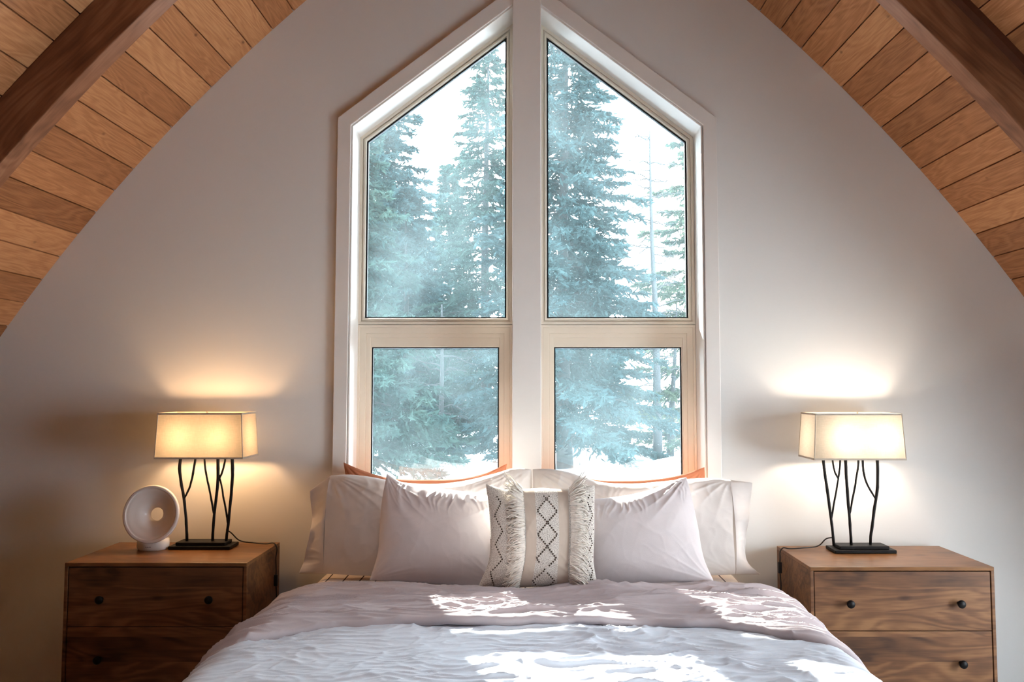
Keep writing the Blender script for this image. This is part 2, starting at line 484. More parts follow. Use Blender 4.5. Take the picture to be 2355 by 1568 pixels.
# gable wall with the window opening
XO, ZB, ZS, ZA = .803, .775, 2.557, 2.557 + .766 * .803
def zin(x): return 2.557 + .766 * (.803 - abs(x))
b = MB(); Y0, Y1 = 0.0, .17
W = 3.5; H = 4.4
b.prism([(-W, -.05), (-XO, -.05), (-XO, ZS), (-XO, H), (-W, H)], Y0, Y1)
b.prism([(XO, -.05), (W, -.05), (W, H), (XO, H), (XO, ZS)], Y0, Y1)
b.prism([(-XO, -.05), (XO, -.05), (XO, ZB), (-XO, ZB)], Y0, Y1)
b.prism([(-XO, ZS), (0, ZA), (0, H), (-XO, H)], Y0, Y1)
b.prism([(0, ZA), (XO, ZS), (XO, H), (0, H)], Y0, Y1)
tag(b.build('wall_back', M['wall']), kind='structure')
b = MB(); b.box((-W, Y_END, -.06), (W, .17, 0)); tag(b.build('floor', M['floor']), kind='structure')
b = MB(); b.box((-W, Y_END - .1, -.05), (W, Y_END, H)); tag(b.build('wall_front', M['dark_trim']), kind='structure')
# cheeks around the added fill-light opening on the right
b = MB()
for y0, y1 in ((FILL_OPEN[0] - .06, FILL_OPEN[0]), (FILL_OPEN[1], FILL_OPEN[1] + .06)):
    xs = [arc(TH_FILL_LO)[0] + .02, 3.35, 3.35, arc(TH_FILL_HI)[0] + .02]
    b.prism([(xs[0], .40), (xs[1], .40), (xs[2], 1.62), (xs[3], 1.62)], y0, y1)
b.box((arc(TH_FILL_LO)[0] + .02, FILL_OPEN[0] - .06, .34), (3.35, FILL_OPEN[1] + .06, .40))
b.box((arc(TH_FILL_HI)[0] + .02, FILL_OPEN[0] - .06, 1.62), (3.35, FILL_OPEN[1] + .06, 1.68))
tag(b.build('fill_opening_cheeks', M['wall']), kind='structure')

# ------------------------------------------------------------------ window
win = empty('window_1', (0, 0, 0), kind='structure')
b = MB()
oc = [(-.869, .70), (-.865, 2.592), (0, 2.592 + .765 * .867), (.869, 2.592), (.873, .70)]
oi = [(-.806, .775), (-.803, 2.557), (0, ZA), (.808, 2.557), (.808, .775)]
b.ring(oc, oi, -.02, 0.0)
b.build('casing', M['white_paint'], win, bevel=.003)
b = MB()                                      # jamb lining, one board per side
j0 = [(-.803, .775), (-.803, 2.557), (0, ZA), (.806, 2.557), (.806, .775)]
b.ring(j0, inset(j0, .008), -.012, .20)
b.build('jamb', M['white_paint'], win, bevel=.002)
b = MB(); b.box((-.064, -.03, .72), (.066, .20, zin(.03) + .04))
b.build('mullion_post', M['white_paint'], win, bevel=.003)
for s in (-1, 1):
    X = lambda p: [(s * x, z) for x, z in p]
    up = [(-.797, 1.655), (-.797, 2.553), (-.066, 2.553 + .766 * .731), (-.066, 1.655)]
    lo = [(-.797, .783), (-.797, 1.653), (-.066, 1.653), (-.066, .783)]
    b = MB()
    i1 = inset(up, .014); i2 = inset(up, .020); i3 = inset(up, .030)
    b.ring(X(up), X(i1), .150, .20); b.ring(X(i1), X(i2), .158, .20); b.ring(X(i2), X(i3), .152, .20)
    fr = b.build('upper_frame', M['almond'], win, bevel=.0015)
    b = MB(); b.ring(X(i3), X(inset(up, .0375)), .171, .19); b.build('gasket', M['gasket'], fr)
    b = MB(); b.prism(X(inset(up, .032)), .180, .184); b.build('upper_pane', M['glass'], win)
    b = MB()
    l1 = inset(lo, [.012, .012, .012, .012]); l2 = inset(lo, .040)
    b.ring(X(lo), X(l1), .146, .20); b.ring(X(l1), X(l2), .152, .20)
    b.build('lower_frame', M['almond'], win, bevel=.0015)
    l3 = inset(lo, .046); l4 = inset(lo, .060); l5 = inset(lo, [.066, .104 - .0, .066, .080]); 
    b = MB(); l6 = inset(lo, [.064, .104, .064, .09])
    b.ring(X(l2), X(l4), .158, .20); b.ring(X(l4), X(l6), .164, .20)
    sa = b.build('sash', M['almond'], win, bevel=.0015)
    b = MB(); b.ring(X(l6), X(inset(lo, [.0700, .1100, .0700, .0945])), .174, .19); b.build('gasket', M['gasket'], sa)
    b = MB(); b.prism(X(inset(lo, [.066, .106, .066, .092])), .182, .186); b.build('lower_pane', M['glass'], win)

# ------------------------------------------------------------------ nightstands
def nightstand(x0, x1, top, label):
    r = empty('nightstand', ((x0 + x1) / 2, -.245, 0), label, 'nightstand', 'nightstands beside the bed')
    yb, yf = -.035, -.45
    b = MB(); b.box((x0, yf, top - .0145), (x1, yb, top)); b.build('top_panel', M['mango_top'], r, bevel=.0015)
    b = MB()
    b.box((x0, yf, .05), (x0 + .013, yb, top - .0145)); b.box((x1 - .013, yf, .05), (x1, yb, top - .0145))
    b.box((x0 + .013, yb - .012, .05), (x1 - .013, yb, top - .0145)); b.box((x0 + .013, yf, .05), (x1 - .013, yb - .012, .064))
    b.build('carcass', M['mango'], r, bevel=.0015)
    zs = np.linspace(.068, top - .018, 3 + 1)[:]
    hs = [(top - .0185 - .237, top - .0185), (.068 + .16, top - .0185 - .240), (.068, .068 + .157)]
    hs = [(top - .0185 - .225, top - .0185), (top - .0185 - .228 - .225, top - .0185 - .228), (.068, top - .0185 - .456)]
    for (za, zb) in hs:
        b = MB(); b.box((x0 + .0165, yf + .002, za), (x1 - .0165, yf + .022, zb))
        b.box((x0 + .02, yf + .022, za + .01), (x1 - .02, yb - .02, za + .02)) 
        d = b.build('drawer', M['mango'], r, bevel=.001)
        for kx in (.135, .573):
            zc = za + (zb - za) * .47
            xk = x0 + .0165 + (x1 - x0 - .033) * (kx / .7)
            Mx = Matrix.Translation((xk, yf + .002, zc)) @ Matrix.Rotation(PI / 2, 4, 'X')
            b = MB(); b.lathe([(.0001, 0), (.007, 0), (.006, .010), (.010, .014), (.0155, .019), (.0155, .024), (.011, .029), (.0001, .030)], 24, Mx)
            b.build('knob', M['black'], d, smooth_=True)
    for xx in (x0 + .03, x1 - .07):
        for yy in (yf + .02, yb - .06):
            b = MB(); b.box((xx, yy, 0), (xx + .04, yy + .04, .05)); b.build('foot', M['mango'], r)
    return r
LT, RT = .676, .660
nightstand(-1.800, -1.090, LT, 'dark-shadowed wooden nightstand left of the bed, carrying round white wake-up light')
nightstand(1.105, 1.822, RT, 'brown wooden nightstand right of the bed, drawers with black knobs')

# ------------------------------------------------------------------ table lamps
def lamp(cx, top, front_tl, front_tr, front_bl, front_br, stems, YC, label, sgn, power, color, cordpts, tag_at):
    YF = YC - .093; YB = YC + .093
    r = empty('table_lamp', (cx, YC, top), label, 'lamp', 'lamps on the nightstands')
    b = MB(); e = .086
    b.box((cx - .118 - .012, YC - .055, top + .0006), (cx + .118 + .012, YC + .055, top + .015))
    b.box((cx - .105, YC - .042, top + .015), (cx + .105, YC + .042, top + .029))
    b.build('base', M['black'], r, bevel=.003)
    zt = top + .026
    TL, TR, BL, BR = (at(np.array(p[0]), np.array(p[1]), YF) for p in (front_tl, front_tr, front_bl, front_br))
    zt1 = (TL[2] + TR[2]) / 2; zb1 = (BL[2] + BR[2]) / 2
    zmid = (zt1 + zb1) / 2
    # twig stems
    for st in stems:
        b = MB(); first = True
        for pts, r0, r1 in st:
            pp = catmull(np.array([at(np.array(x), np.array(y), YC) for x, y in pts]), 26)
            if first: pp[0][2] = zt - .002
            jit = (fbm(np.linspace(0, 5, 26), np.full(26, pts[0][0] * .37), 3) * .0012)
            pp[:, 1] += jit * 2 + (.0 if first else .006) * np.linspace(0, 1, 26)
            rr = np.linspace(r0, r1, 26) * (1 + .12 * fbm(np.linspace(0, 9, 26), np.full(26, pts[0][1] * .21), 5))
            b.tube(pp, rr, 10); first = False
        b.build('twig_stem', M['black'], r, smooth_=True)
    # shade
    wt, wb = (TR[0] - TL[0]) / 2, (BR[0] - BL[0]) / 2
    xt, xb = (TR[0] + TL[0]) / 2, (BR[0] + BL[0]) / 2
    dt, db = .088, .098
    def loop(x, w, d, z, off=0):
        w += off; d += off; c = .006; P = []
        for (sx, sy) in ((1, -1), (1, 1), (-1, 1), (-1, -1)):
            for k in range(4):
                a0 = {(1, -1): -PI/2, (1, 1): 0, (-1, 1): PI/2, (-1, -1): PI}[(sx, sy)]
                a = a0 + k / 3 * PI / 2
                P.append((x + sx * (w - c) + c * math.cos(a), YC + sy * (d - c) + c * math.sin(a), z))
        return P
    P = np.array([loop(xb, wb, db, zb1), loop((xb + xt) / 2, (wb + wt) / 2, (db + dt) / 2, zmid), loop(xt, wt, dt, zt1)])
    b = MB(); b.grid(P, wrap=True)
    sh = b.build('lamp_shade', M['shade'], r)
    for (x, w, d, z, h) in ((xb, wb, db, zb1, .0075), (xt, wt, dt, zt1, -.0075)):
        b = MB()
        Q = np.array([loop(x, w, d, z, -.0008), loop(x, w, d, z, .0012), loop(x, w, d, z + h, .0012), loop(x, w, d, z + h, -.0008)])
        b.grid(np.concatenate([Q, Q[:1]]), wrap=True)
        b.build('shade_trim', M['shade_trim'], sh)
    for sx in (-1, 1):
        for sy in (-1, 1):
            b = MB(); b.tube([(xb + sx * (wb - .001), YC + sy * (db - .001), zb1), (xt + sx * (wt - .001), YC + sy * (dt - .001), zt1)], .0022, 6)
            b.build('corner_seam', M['shade_trim'], sh)
    # socket bar, bulbs and finials
    b = MB()
    zs = zb1 + .035
    b.tube([(cx - .09, YC, zb1 + .012), (cx + .09, YC, zb1 + .012)], .004, 8)
    for sx in (-.085, .085):
        b.tube([(cx + sx, YC, zb1 + .008), (cx + sx, YC, zs)], .014, 12)
    b.build('socket_bar', M['black'], r, smooth_=True)
    b = MB()
    b.tube([(cx, YC, zb1 + .012), (cx, YC, zt1 - .01)], .002, 6)
    b.tube([(xt - wt, YC, zt1 - .01), (xt + wt, YC, zt1 - .01)], .0018, 6)
    b.tube([(cx, YC, zt1 - .012), (cx, YC, zt1 + .004)], .004, 8)
    b.build('shade_harp', M['shade_trim'], r)
    for sx in (-.085, .085):
        l = bpy.data.lights.new('bulb', 'POINT'); l.energy = power; l.color = color; l.shadow_soft_size = .028
        lo_ = bpy.data.objects.new('bulb', l); COL.objects.link(lo_); lo_.parent = r
        lo_.location = Vector((cx + sx, YC, zs + .05)) - r.location
    # cord with inline switch
    pts = np.array([at(np.array(x), np.array(y), Y) if z is None else np.array(z) for (x, y, Y, z) in cordpts])
    pp = catmull(pts, 90)
    b = MB(); b.tube(pp, .0028, 8); co = b.build('cord', M['black_plastic'], r, smooth_=True)
    k = tag_at[2]
    sw = pts[k]; b = MB(); b.box((sw[0] - .008, sw[1] - .007, sw[2] - .024), (sw[0] + .008, sw[1] + .007, sw[2] + .024))
    b.build('inline_switch', M['black_plastic'], co, bevel=.003)
    q = np.array([tag_at[0], YC - .02, top]); b = MB(); b.box((q[0] - .010, q[1] - .012, top + .0005), (q[0] + .010, q[1] + .012, top + .007))
    b.build('cord_tag', M['white_plastic'], r, bevel=.001)
    return r

c1 = lambda L: [(x / 2.2783 + 130, y / 2.2791 + 880) for x, y in L]
c7 = lambda L: [(x / 2.3467 + 1720, y / 2.3473 + 900) for x, y in L]
R0, R1, R2 = .0058, .0050, .0036
stemsL = [
    [(c1([(684,812),(678,710),(668,608),(652,520),(645,450),(651,380)]), R0, R0*1.15), (c1([(670,606),(692,560),(708,505),(719,440),(727,385)]), R1*.8, R1)],
    [(c1([(818,812),(824,720),(832,640),(842,560),(846,480),(845,380)]), R0, R0*1.2), (c1([(826,690),(806,590),(786,495),(777,450),(770,380)]), R1*.9, R2*1.1)],
    [(c1([(890,812),(900,735),(908,660),(917,560),(922,480),(920,380)]), R0, R0*1.25), (c1([(898,740),(888,672),(872,595),(857,515),(848,480)]), R1*.9, R2), (c1([(852,505),(866,470),(877,430),(884,380)]), R1*.9, R1*.8), (c1([(899,720),(904,650),(911,600)]), R2*.7, R2*.6)],
]
stemsR = [
    [(c7([(463,808),(452,710),(440,620),(428,530),(416,450),(406,355)]), R0, R0*1.1), (c7([(450,690),(462,620),(478,540),(490,470),(500,400),(502,355)]), R1*.8, R1*.8), (c7([(489,472),(474,445),(464,410),(459,355)]), R1*.8, R1*.8)],
    [(c7([(557,808),(552,730),(545,640),(537,540),(530,450),(526,355)]), R0, R0*1.15), (c7([(548,672),(562,600),(576,530),(588,460),(598,400),(600,355)]), R1*.8, R1*.9)],
    [(c7([(660,802),(672,710),(686,610),(698,520),(700,450),(697,355)]), R0, R0*1.2), (c7([(688,578),(660,530),(640,490),(626,430),(621,355)]), R1*.8, R1)],
]
YL = -.15
cordL = [(c1([(890,770)])[0] + (-.15, None)), (c1([(912,784)])[0] + (-.13, None)),
         (0, 0, 0, (-1.245, -.10, LT + .020)), (0, 0, 0, (-1.185, -.09, LT + .008)), (0, 0, 0, (-1.125, -.10, LT + .006)), (0, 0, 0, (-1.091, -.11, LT + .009)), (0, 0, 0, (-1.0795, -.115, LT - .004)),
         (0, 0, 0, (-1.080, -.12, LT - .05)), (0, 0, 0, (-1.078, -.12, LT - .10)), (0, 0, 0, (-1.078, -.12, LT - .145)), (0, 0, 0, (-1.078, -.10, LT - .25)), (0, 0, 0, (-1.078, -.07, .2))]
lamp(-1.379, LT, (361.3, 949.4), (554.5, 949.4), (354.8, 1055.6), (559, 1055.6), stemsL, YL,
     'lit twig-stem table lamp on left nightstand, amber-glowing rectangular shade', -1, 3.2, (1, .60, .29), cordL, (-1.379 - .135, 0, 9))
cordR = [(c7([(457,788)])[0] + (-.15, None)), (c7([(430,792)])[0] + (-.14, None)),
         (0, 0, 0, (1.265, -.11, RT + .017)), (0, 0, 0, (1.19, -.12, RT + .008)), (0, 0, 0, (1.125, -.12, RT + .006)), (0, 0, 0, (1.106, -.12, RT + .009)), (0, 0, 0, (1.095, -.12, RT - .003)),
         (0, 0, 0, (1.092, -.12, RT - .035)), (0, 0, 0, (1.090, -.12, RT - .075)), (0, 0, 0, (1.094, -.12, RT - .15)), (0, 0, 0, (1.090, -.10, RT - .25)), (0, 0, 0, (1.09, -.07, .2))]
lamp(1.428, RT, (1876.4, 951), (2075.8, 950.5), (1872, 1058), (2084, 1058), stemsR, YL,
     'lit twig-stem table lamp on right nightstand, near-white glowing rectangular shade', 1, 4.0, (1, .82, .63), cordR, (1.428 + .128, 0, 8))

# ------------------------------------------------------------------ wake-up light
wl = empty('wake_up_light', (-1.60, -.165, LT), 'round white wake-up light with central hole on the left nightstand', 'bedside light')
C0 = at(np.array(347.0), np.array(1182.0), -.235)
rd = .119
Mx = Matrix.Translation(Vector(C0)) @ Matrix.Rotation(math.radians(-2), 4, 'Z') @ Matrix.Rotation(PI / 2 - math.radians(8), 4, 'X')
prof = [(rd - .012, .004), (rd - .004, .006), (rd, .002), (rd + .001, -.004), (rd - .006, -.016), (rd - .02, -.03), (rd - .045, -.044), (.040, -.055), (.031, -.058), (.0265, -.055)]
b = MB(); b.lathe(prof, 64, Mx); b.build('ring_housing', M['white_plastic'], wl, smooth_=True)
prof = [(rd - .012, .004), (rd - .013, .0015), (rd - .022, -.001), (rd - .040, -.008), (.054, -.019), (.041, -.030), (.032, -.042), (.028, -.051), (.0265, -.055)]
pr = catmull(np.array(prof), 30)
b = MB(); b.lathe(pr, 64, Mx); b.build('glossy_funnel', M['white_shell'], wl, smooth_=True)
b = MB()
bx = C0[0] - .010; th = np.linspace(0, 2 * PI, 40, endpoint=False)
P = np.array([[(bx + r1 * .067 * math.cos(a), -.185 + r1 * .045 * math.sin(a), LT + z) for a in th] for r1, z in ((.01, .0), (.92, .0), (.96, .004), (1, .012), (1, .024), (.97, .045), (.01, .046))])
b.grid(P, wrap=True); b.build('foot', M['white_plastic'], wl, smooth_=True)
cu = bpy.data.curves.new('logo_text', 'FONT'); cu.body = 'PHILIPS'; cu.size = .0075; cu.align_x = 'CENTER'; cu.extrude = .0002; cu.materials.append(M['grey_print'])
tmp = bpy.data.objects.new('tmp', cu); COL.objects.link(tmp)
lm = bpy.data.meshes.new_from_object(tmp.evaluated_get(bpy.context.evaluated_depsgraph_get()))
bpy.data.objects.remove(tmp); bpy.data.curves.remove(cu); lm.materials.clear(); lm.materials.append(M['grey_print'])
to = bpy.data.objects.new('logo_text', lm); COL.objects.link(to); to.parent = wl
to.location = Vector((bx, -.2307, LT + .014)) - wl.location; to.rotation_euler = (PI / 2, 0, 0)

# ------------------------------------------------------------------ bed
bed = empty('bed', (0, -1.1, 0), 'wide low bed against the window wall with striped sheet showing by the pillows', 'bed')
b = MB(); b.box((-.90, -2.12, .08), (.92, -.06, .30)); b.build('base', M['dark_trim'], bed, bevel=.02)
b = MB()
for xx in (-.86, .80):
    for yy in (-2.05, -.2): b.box((xx, yy, 0), (xx + .06, yy + .06, .08))
b.build('leg', M['dark_trim'], bed) if False else None
for k, (xx, yy) in enumerate([(-.86, -2.05), (.82, -2.05), (-.86, -.2), (.82, -.2)]):
    b = MB(); b.box((xx, yy, 0), (xx + .06, yy + .06, .08)); b.build('leg', M['dark_trim'], bed)
b = MB()
ns = 60
def sup(s, hw, r, ztop, zbot):
    """cross section of the bed from left hem to right hem; s in metres from the middle"""
    s = np.asarray(s, float); a = np.abs(s); flat = hw - r
    q = np.clip((a - flat) / (r * PI / 2), 0, 1) * PI / 2
    x = np.minimum(a, flat) + r * np.sin(q)
    z = ztop - r * (1 - np.cos(q)) - np.maximum(a - flat - r * PI / 2, 0)
    return np.sign(s) * x, np.maximum(z, zbot)
ss = np.linspace(-1.15, 1.15, 120); x, z = sup(ss, .90, .07, .568, .30)
yy = np.linspace(-.045, -2.14, 40)
P = np.zeros((40, 120, 3)); P[..., 0] = x[None] + .01; P[..., 1] = yy[:, None]; P[..., 2] = z[None] + .004 * fbm(x[None] * 5, yy[:, None] * 5, 4)
b.grid(P); b.f.append(tuple(range(120))); b.f.append(tuple(39 * 120 + k for k in range(120)))
b.build('mattress', M['sheet'], bed, smooth_=True)

# duvet ----------------------------------------------------------------
def wrinkle_fine(x, y, seed):
    wx = x + .10 * perlin(x * 3, y * 3, seed + 1); wy = y + .05 * perlin(x * 4, y * 4, seed + 2)
    m = smooth(-.25, .45, perlin(x * 1.6, y * 2.4, seed + 3))
    a = ridge(wx * 3.0 + wy * 1.2, wy * 15, seed + 4, 4.5) * .0072
    c = ridge(wx * 6.5 - wy * 3, wy * 30, seed + 5, 3) * .0055
    d = ridge(wx * 9 + wy * 9, wy * 22 - wx * 5, seed + 6, 3) * .0036
    return (a + c) * (.35 + .9 * m) + d * (1 - .5 * m) + .010 * fbm(x * 2.1, y * 2.6, seed + 7, 3) + .0012 * fbm(x * 18, y * 40, seed + 9, 3)

def wrinkle_fold(x, y, seed):
    wx = x + .12 * perlin(x * 2, y * 3, seed + 1); wy = y + .035 * perlin(x * 2.4, y * 5, seed + 2) + .03 * np.sin(x * 3.0 + 1)
    m = smooth(-.35, .35, perlin(x * 1.3, y * 2.0, seed + 3))
    a = ridge(wx * 1.5, wy * 10.0, seed + 4, 3.5) * .021
    c = ridge(wx * 3.4 + wy, wy * 22, seed + 5, 3.5) * .010
    d = ridge(wx * 7 + wy * 6, wy * 34 - wx * 5, seed + 6, 3.5) * .005
    return a * (.3 + .8 * m) + c + d + .011 * fbm(x * 2.0, y * 3.0, seed + 7, 2)

def bed_surface(s, hl, hr, r):
    xl, zl = sup(s, hl, r, 0, -9)
    xr, zr = sup(s, hr, r, 0, -9)
    x = np.where(s < 0, xl, xr); z = np.where(s < 0, zl, zr)
    return x, z

duv = empty('duvet', (0, -1.2, .6), 'rumpled blue-grey duvet spread over the bed with turned-back mauve top', 'duvet')
N, Mv = 520, 360
s = np.linspace(-1.28, 1.30, N); yv = np.linspace(-.95, -2.2, Mv)
S, Y = np.meshgrid(s, yv)
x, z = bed_surface(S, .955, .995, .13)
h = wrinkle_fine(S, Y, 11)
fl = smooth(.75, 1.05, np.abs(S))
nx = np.sign(S) * np.sin(np.clip((np.abs(S) - .80) / .24, 0, 1) * PI / 2); nz = np.sqrt(1 - nx ** 2)
crown = .020 * (1 - (S / .95) ** 2).clip(0) 
side = .02 * np.sin(Y * 9 + np.sign(S)) * smooth(.95, 1.3, np.abs(S))
Z0 = .600 + crown
P = np.stack([x + nx * (h + side + .05 * smooth(.95, 1.3, np.abs(S))), Y, z + Z0 + nz * h], -1)
b = MB(); b.grid(P, flip=True); dm = b.build('cover', M['duvet'], duv, smooth_=True)
m = dm.modifiers.new('thick', 'SOLIDIFY'); m.thickness = .012; m.offset = -1

# folded-back top
N, Mt = 520, 260
s = np.linspace(-1.26, 1.28, N)
v = np.linspace(0, 1, Mt)
S, Vv = np.meshgrid(s, v)
aS = np.abs(S)
yh = -.415 - .035 * np.exp(-(S / .35) ** 2) + .008 * perlin(S * 4, S * 0 + .5, 31)
ye = -1.075 - .20 * smooth(.55, 1.0, aS) * np.where(S < 0, 1, .6) + .018 * perlin(S * 3.2, S * 0 + 2.5, 32) + .008 * perlin(S * 9, S * 0 + 7.5, 33)
# path: head roll-over (0-.04), top (..-.9), front roll (.9-1)
vt = np.clip((Vv - .05) / .86, 0, 1)
Yt = yh + (ye - yh) * vt
front = np.clip((Vv - .91) / .09, 0, 1); head = np.clip((.05 - Vv) / .05, 0, 1)
rollr = .015 + .004 * perlin(S * 2.5, S * 0 + 4.5, 35)
h = wrinkle_fold(S, Yt, 61) * smooth(.02, .30, vt) * (1 - .45 * smooth(.9, 1, vt))
top = .0 + .030 * smooth(0, .35, vt) + .008 * np.exp(-((vt - .93) / .05) ** 2)
dip = -.050 * np.exp(-(S / .42) ** 2) * (1 - smooth(0, .55, vt)) 
Zs = .592 + .016 * (1 - (S / .95) ** 2).clip(0) + top + dip
ang = front * PI * .95
Yf = Yt - rollr * np.sin(ang); Zf = -rollr * (1 - np.cos(ang))
Yf = Yf + .03 * head; Zf = Zf - .045 * head ** 1.5
x, z = bed_surface(S, .935, .975, .15)
nx = np.sign(S) * np.sin(np.clip((aS - .80) / .24, 0, 1) * PI / 2); nz = np.sqrt(1 - nx ** 2)
ext = (h + top + Zf) 
P = np.stack([x + nx * (ext + .012), Yf, z + Zs - top + nz * ext + (1 - nz) * 0], -1)
b = MB(); b.grid(P, flip=True); b.build('turned_back_top', M['duvet_back'], duv, smooth_=True)['label'] = 'mauve-grey turned-back top of the duvet'

# ------------------------------------------------------------------ pillows
def coons(top, bottom, left, right, n, m):
    T, B = catmull(top, n), catmull(bottom, n); L, R = catmull(left, m), catmull(right, m)
    u = np.linspace(0, 1, n)[None, :, None]; v = np.linspace(0, 1, m)[:, None, None]
    return ((1 - v) * T[None] + v * B[None] + (1 - u) * L[:, None] + u * R[:, None]
            - ((1 - u) * (1 - v) * T[0] + u * (1 - v) * T[-1] + (1 - u) * v * B[0] + u * v * B[-1]))

def pillow(name, mat, yb, zb, k, top, bottom, left, right, T, Tb, seed, parent=None, n=150, m=120, wr=.004, corner=(.010, .010, .004, .004), gather=0.0, power=.55, extra=None, open_side=0):
    nrm = np.array([0, 1, -k]); nrm = nrm / np.linalg.norm(nrm)       # plane normal (towards the wall)
    Q = coons(top, bottom, left, right, n, m)
    P0 = on_plane(Q[..., 0], Q[..., 1], (0, yb, zb), nrm)
    u = np.linspace(-1, 1, n)[None, :]; v = np.linspace(-1, 1, m)[:, None]
    pu = np.clip(1 - np.abs(u) ** 2.4, 0, 1) ** power
    if open_side: pu = np.where(u * open_side > 0, 1 - .5 * np.abs(u) ** 2.6, pu)
    prof = pu * (np.clip(1 - np.abs(v) ** 2.4, 0, 1) ** power)
    X = P0[..., 0]; Zz = P0[..., 2]
    w = prof ** .35
    d = wr * (ridge(X * 6 + seed, Zz * 5 + .3 * X, seed, 2.5) * .8 + .7 * fbm(X * 5, Zz * 5, seed + 3, 3) + .25 * ridge(X * 16, Zz * 13, seed + 6, 3))
    for ci, (uc, vc) in enumerate(((-1, -1), (1, -1), (-1, 1), (1, 1))):
        r_ = np.hypot((u - uc), (v - vc)); a_ = np.arctan2(v - vc, u - uc)
        d = d + corner[ci] * ridge(a_ * 3.2 + seed, r_ * .6, seed + 20 + ci, 2) * np.exp(-(r_ / .7) ** 2) * smooth(.02, .18, r_)
    if gather:
        d = d + gather * ridge(u * 8 + .8 * perlin(u * 3, v * 3, seed + 40), v * 1.1 + u, seed + 41, 2) * np.exp(-((v + .78) / .20) ** 2)
    if extra is not None: d = d + extra(u, v)
    front = P0 - nrm * (T * prof + d * w)[..., None]
    back = P0 + nrm * (Tb * prof)[..., None]
    b = MB(); b.grid(front, flip=False); b.grid(back, flip=True)
    o = b.build(name, mat, parent, smooth_=True)
    return o, front, nrm

ZM = .574
# rust cushions at the window
pl, _, _ = pillow('rust_pillow', M['rust'], -.075, ZM, .05, [(790, 1063), (835, 1082), (885, 1097), (985, 1103), (1085, 1096), (1135, 1080), (1166, 1066)], [(800, 1300), (1160, 1300)],
                  [(790, 1063), (797, 1110), (800, 1300)], [(1166, 1066), (1160, 1110), (1160, 1300)], .05, .03, 5, corner=(.012, .012, 0, 0))
tag(pl, 'rust-orange pillow behind the left white pillow, its corner peeking up at the window', 'pillow', 'rust pillows under the window')
pl, _, _ = pillow('rust_pillow', M['rust'], -.075, ZM, .05, [(1250, 1078), (1290, 1083), (1340, 1098), (1450, 1105), (1545, 1096), (1590, 1085), (1620, 1074)], [(1260, 1300), (1610, 1300)],
                  [(1250, 1078), (1255, 1110), (1260, 1300)], [(1620, 1074), (1622, 1110), (1610, 1300)], .05, .03, 6, corner=(.012, .012, 0, 0))
tag(pl, 'rust-orange pillow behind the right white pillow, its corner peeking up at the window', 'pillow', 'rust pillows under the window')

def cuff(seam_top, seam_bot, outer, yb, k, par, seed, sgn, thick):
    """open end of a pillowcase: two layers flaring from the seam"""
    nrm = np.array([0, 1, -k]); nrm /= np.linalg.norm(nrm)
    m, n = 90, 36
    A = catmull([seam_top, ((seam_top[0] + seam_bot[0]) / 2 + sgn * 2, (seam_top[1] + seam_bot[1]) / 2), seam_bot], m); B = catmull(outer, m)
    t_ = np.linspace(0, 1, n)[None, :, None]
    Q = A[:, None] * (1 - t_) + B[:, None] * t_
    P0 = on_plane(Q[..., 0], Q[..., 1], (0, yb, ZM), nrm)
    v = np.linspace(-1, 1, m)[:, None]; t1 = t_[..., 0]
    pr = np.clip(1 - np.abs(v) ** 2.4, 0, 1) ** .55
    wave = .016 * np.sin(v * 5 + seed) * t1 + .004 * np.sin(v * 12 + seed * 2) * t1 + .003 * ridge(v * 5 + t1 * .8, t1 * .9 + seed, seed, 2) * np.sin(t1 * 3.1)
    opn = .0475 * (1 - .82 * smooth(-.1, 1, t1)); opb = .03 * (1 - .85 * smooth(-.1, 1, t1))
    f = P0 - nrm * ((opn + .0) * pr + wave * pr)[..., None]
    g = P0 + nrm * ((opb + .002) * pr - wave * .4 * pr)[..., None]
    b = MB(); b.grid(f, flip=sgn < 0); b.grid(g, flip=sgn > 0)
    o = b.build('pillowcase_cuff', M['pillow_white'], par, smooth_=True)
    mm = o.modifiers.new('thick', 'SOLIDIFY'); mm.thickness = .0018
    # stitched seam
    b = MB(); pp = f[:, 0] - nrm * .0006; b.tube(pp[6:-6], .0009, 6); b.build('cuff_seam', M['pillow_white'], par, smooth_=True)
    return o

YK, KK = -.262, .20
kp, _, _ = pillow('sleeping_pillow', M['pillow_white'], YK, ZM, KK,
    [(762, 1093), (800, 1091), (850, 1096), (905, 1106), (985, 1113), (1070, 1105), (1140, 1088), (1185, 1076), (1222, 1079)],
    [(746, 1319), (850, 1324), (1000, 1326), (1222, 1328)], [(762, 1093), (757, 1150), (753, 1240), (746, 1319)], [(1222, 1079), (1224, 1150), (1222, 1328)], .095, .06, 21,
    corner=(.010, .010, .002, .004), wr=.006, gather=.008, open_side=-1)
tag(kp, 'large white pillow with open cuff, left of the two behind', 'pillow', 'large white pillows with cuffs')
cuff((762, 1093), (746, 1319), [(713, 1127), (714, 1150), (717, 1185), (716, 1225), (706, 1262), (697, 1292), (688, 1318)], YK, KK, kp, 1.0, -1, .07)
kp, _, _ = pillow('sleeping_pillow', M['pillow_white'], YK, ZM, KK,
    [(1225, 1079), (1262, 1078), (1310, 1086), (1370, 1106), (1450, 1112), (1530, 1106), (1600, 1100), (1640, 1099), (1676, 1103)],
    [(1225, 1328), (1450, 1326), (1600, 1324), (1690, 1321)], [(1225, 1079), (1226, 1150), (1225, 1328)], [(1676, 1103), (1678, 1160), (1680, 1240), (1690, 1321)], .095, .06, 22,
    corner=(.010, .010, .004, .002), wr=.006, gather=.008, open_side=1)
tag(kp, 'large white pillow with open cuff, right of the two behind', 'pillow', 'large white pillows with cuffs')
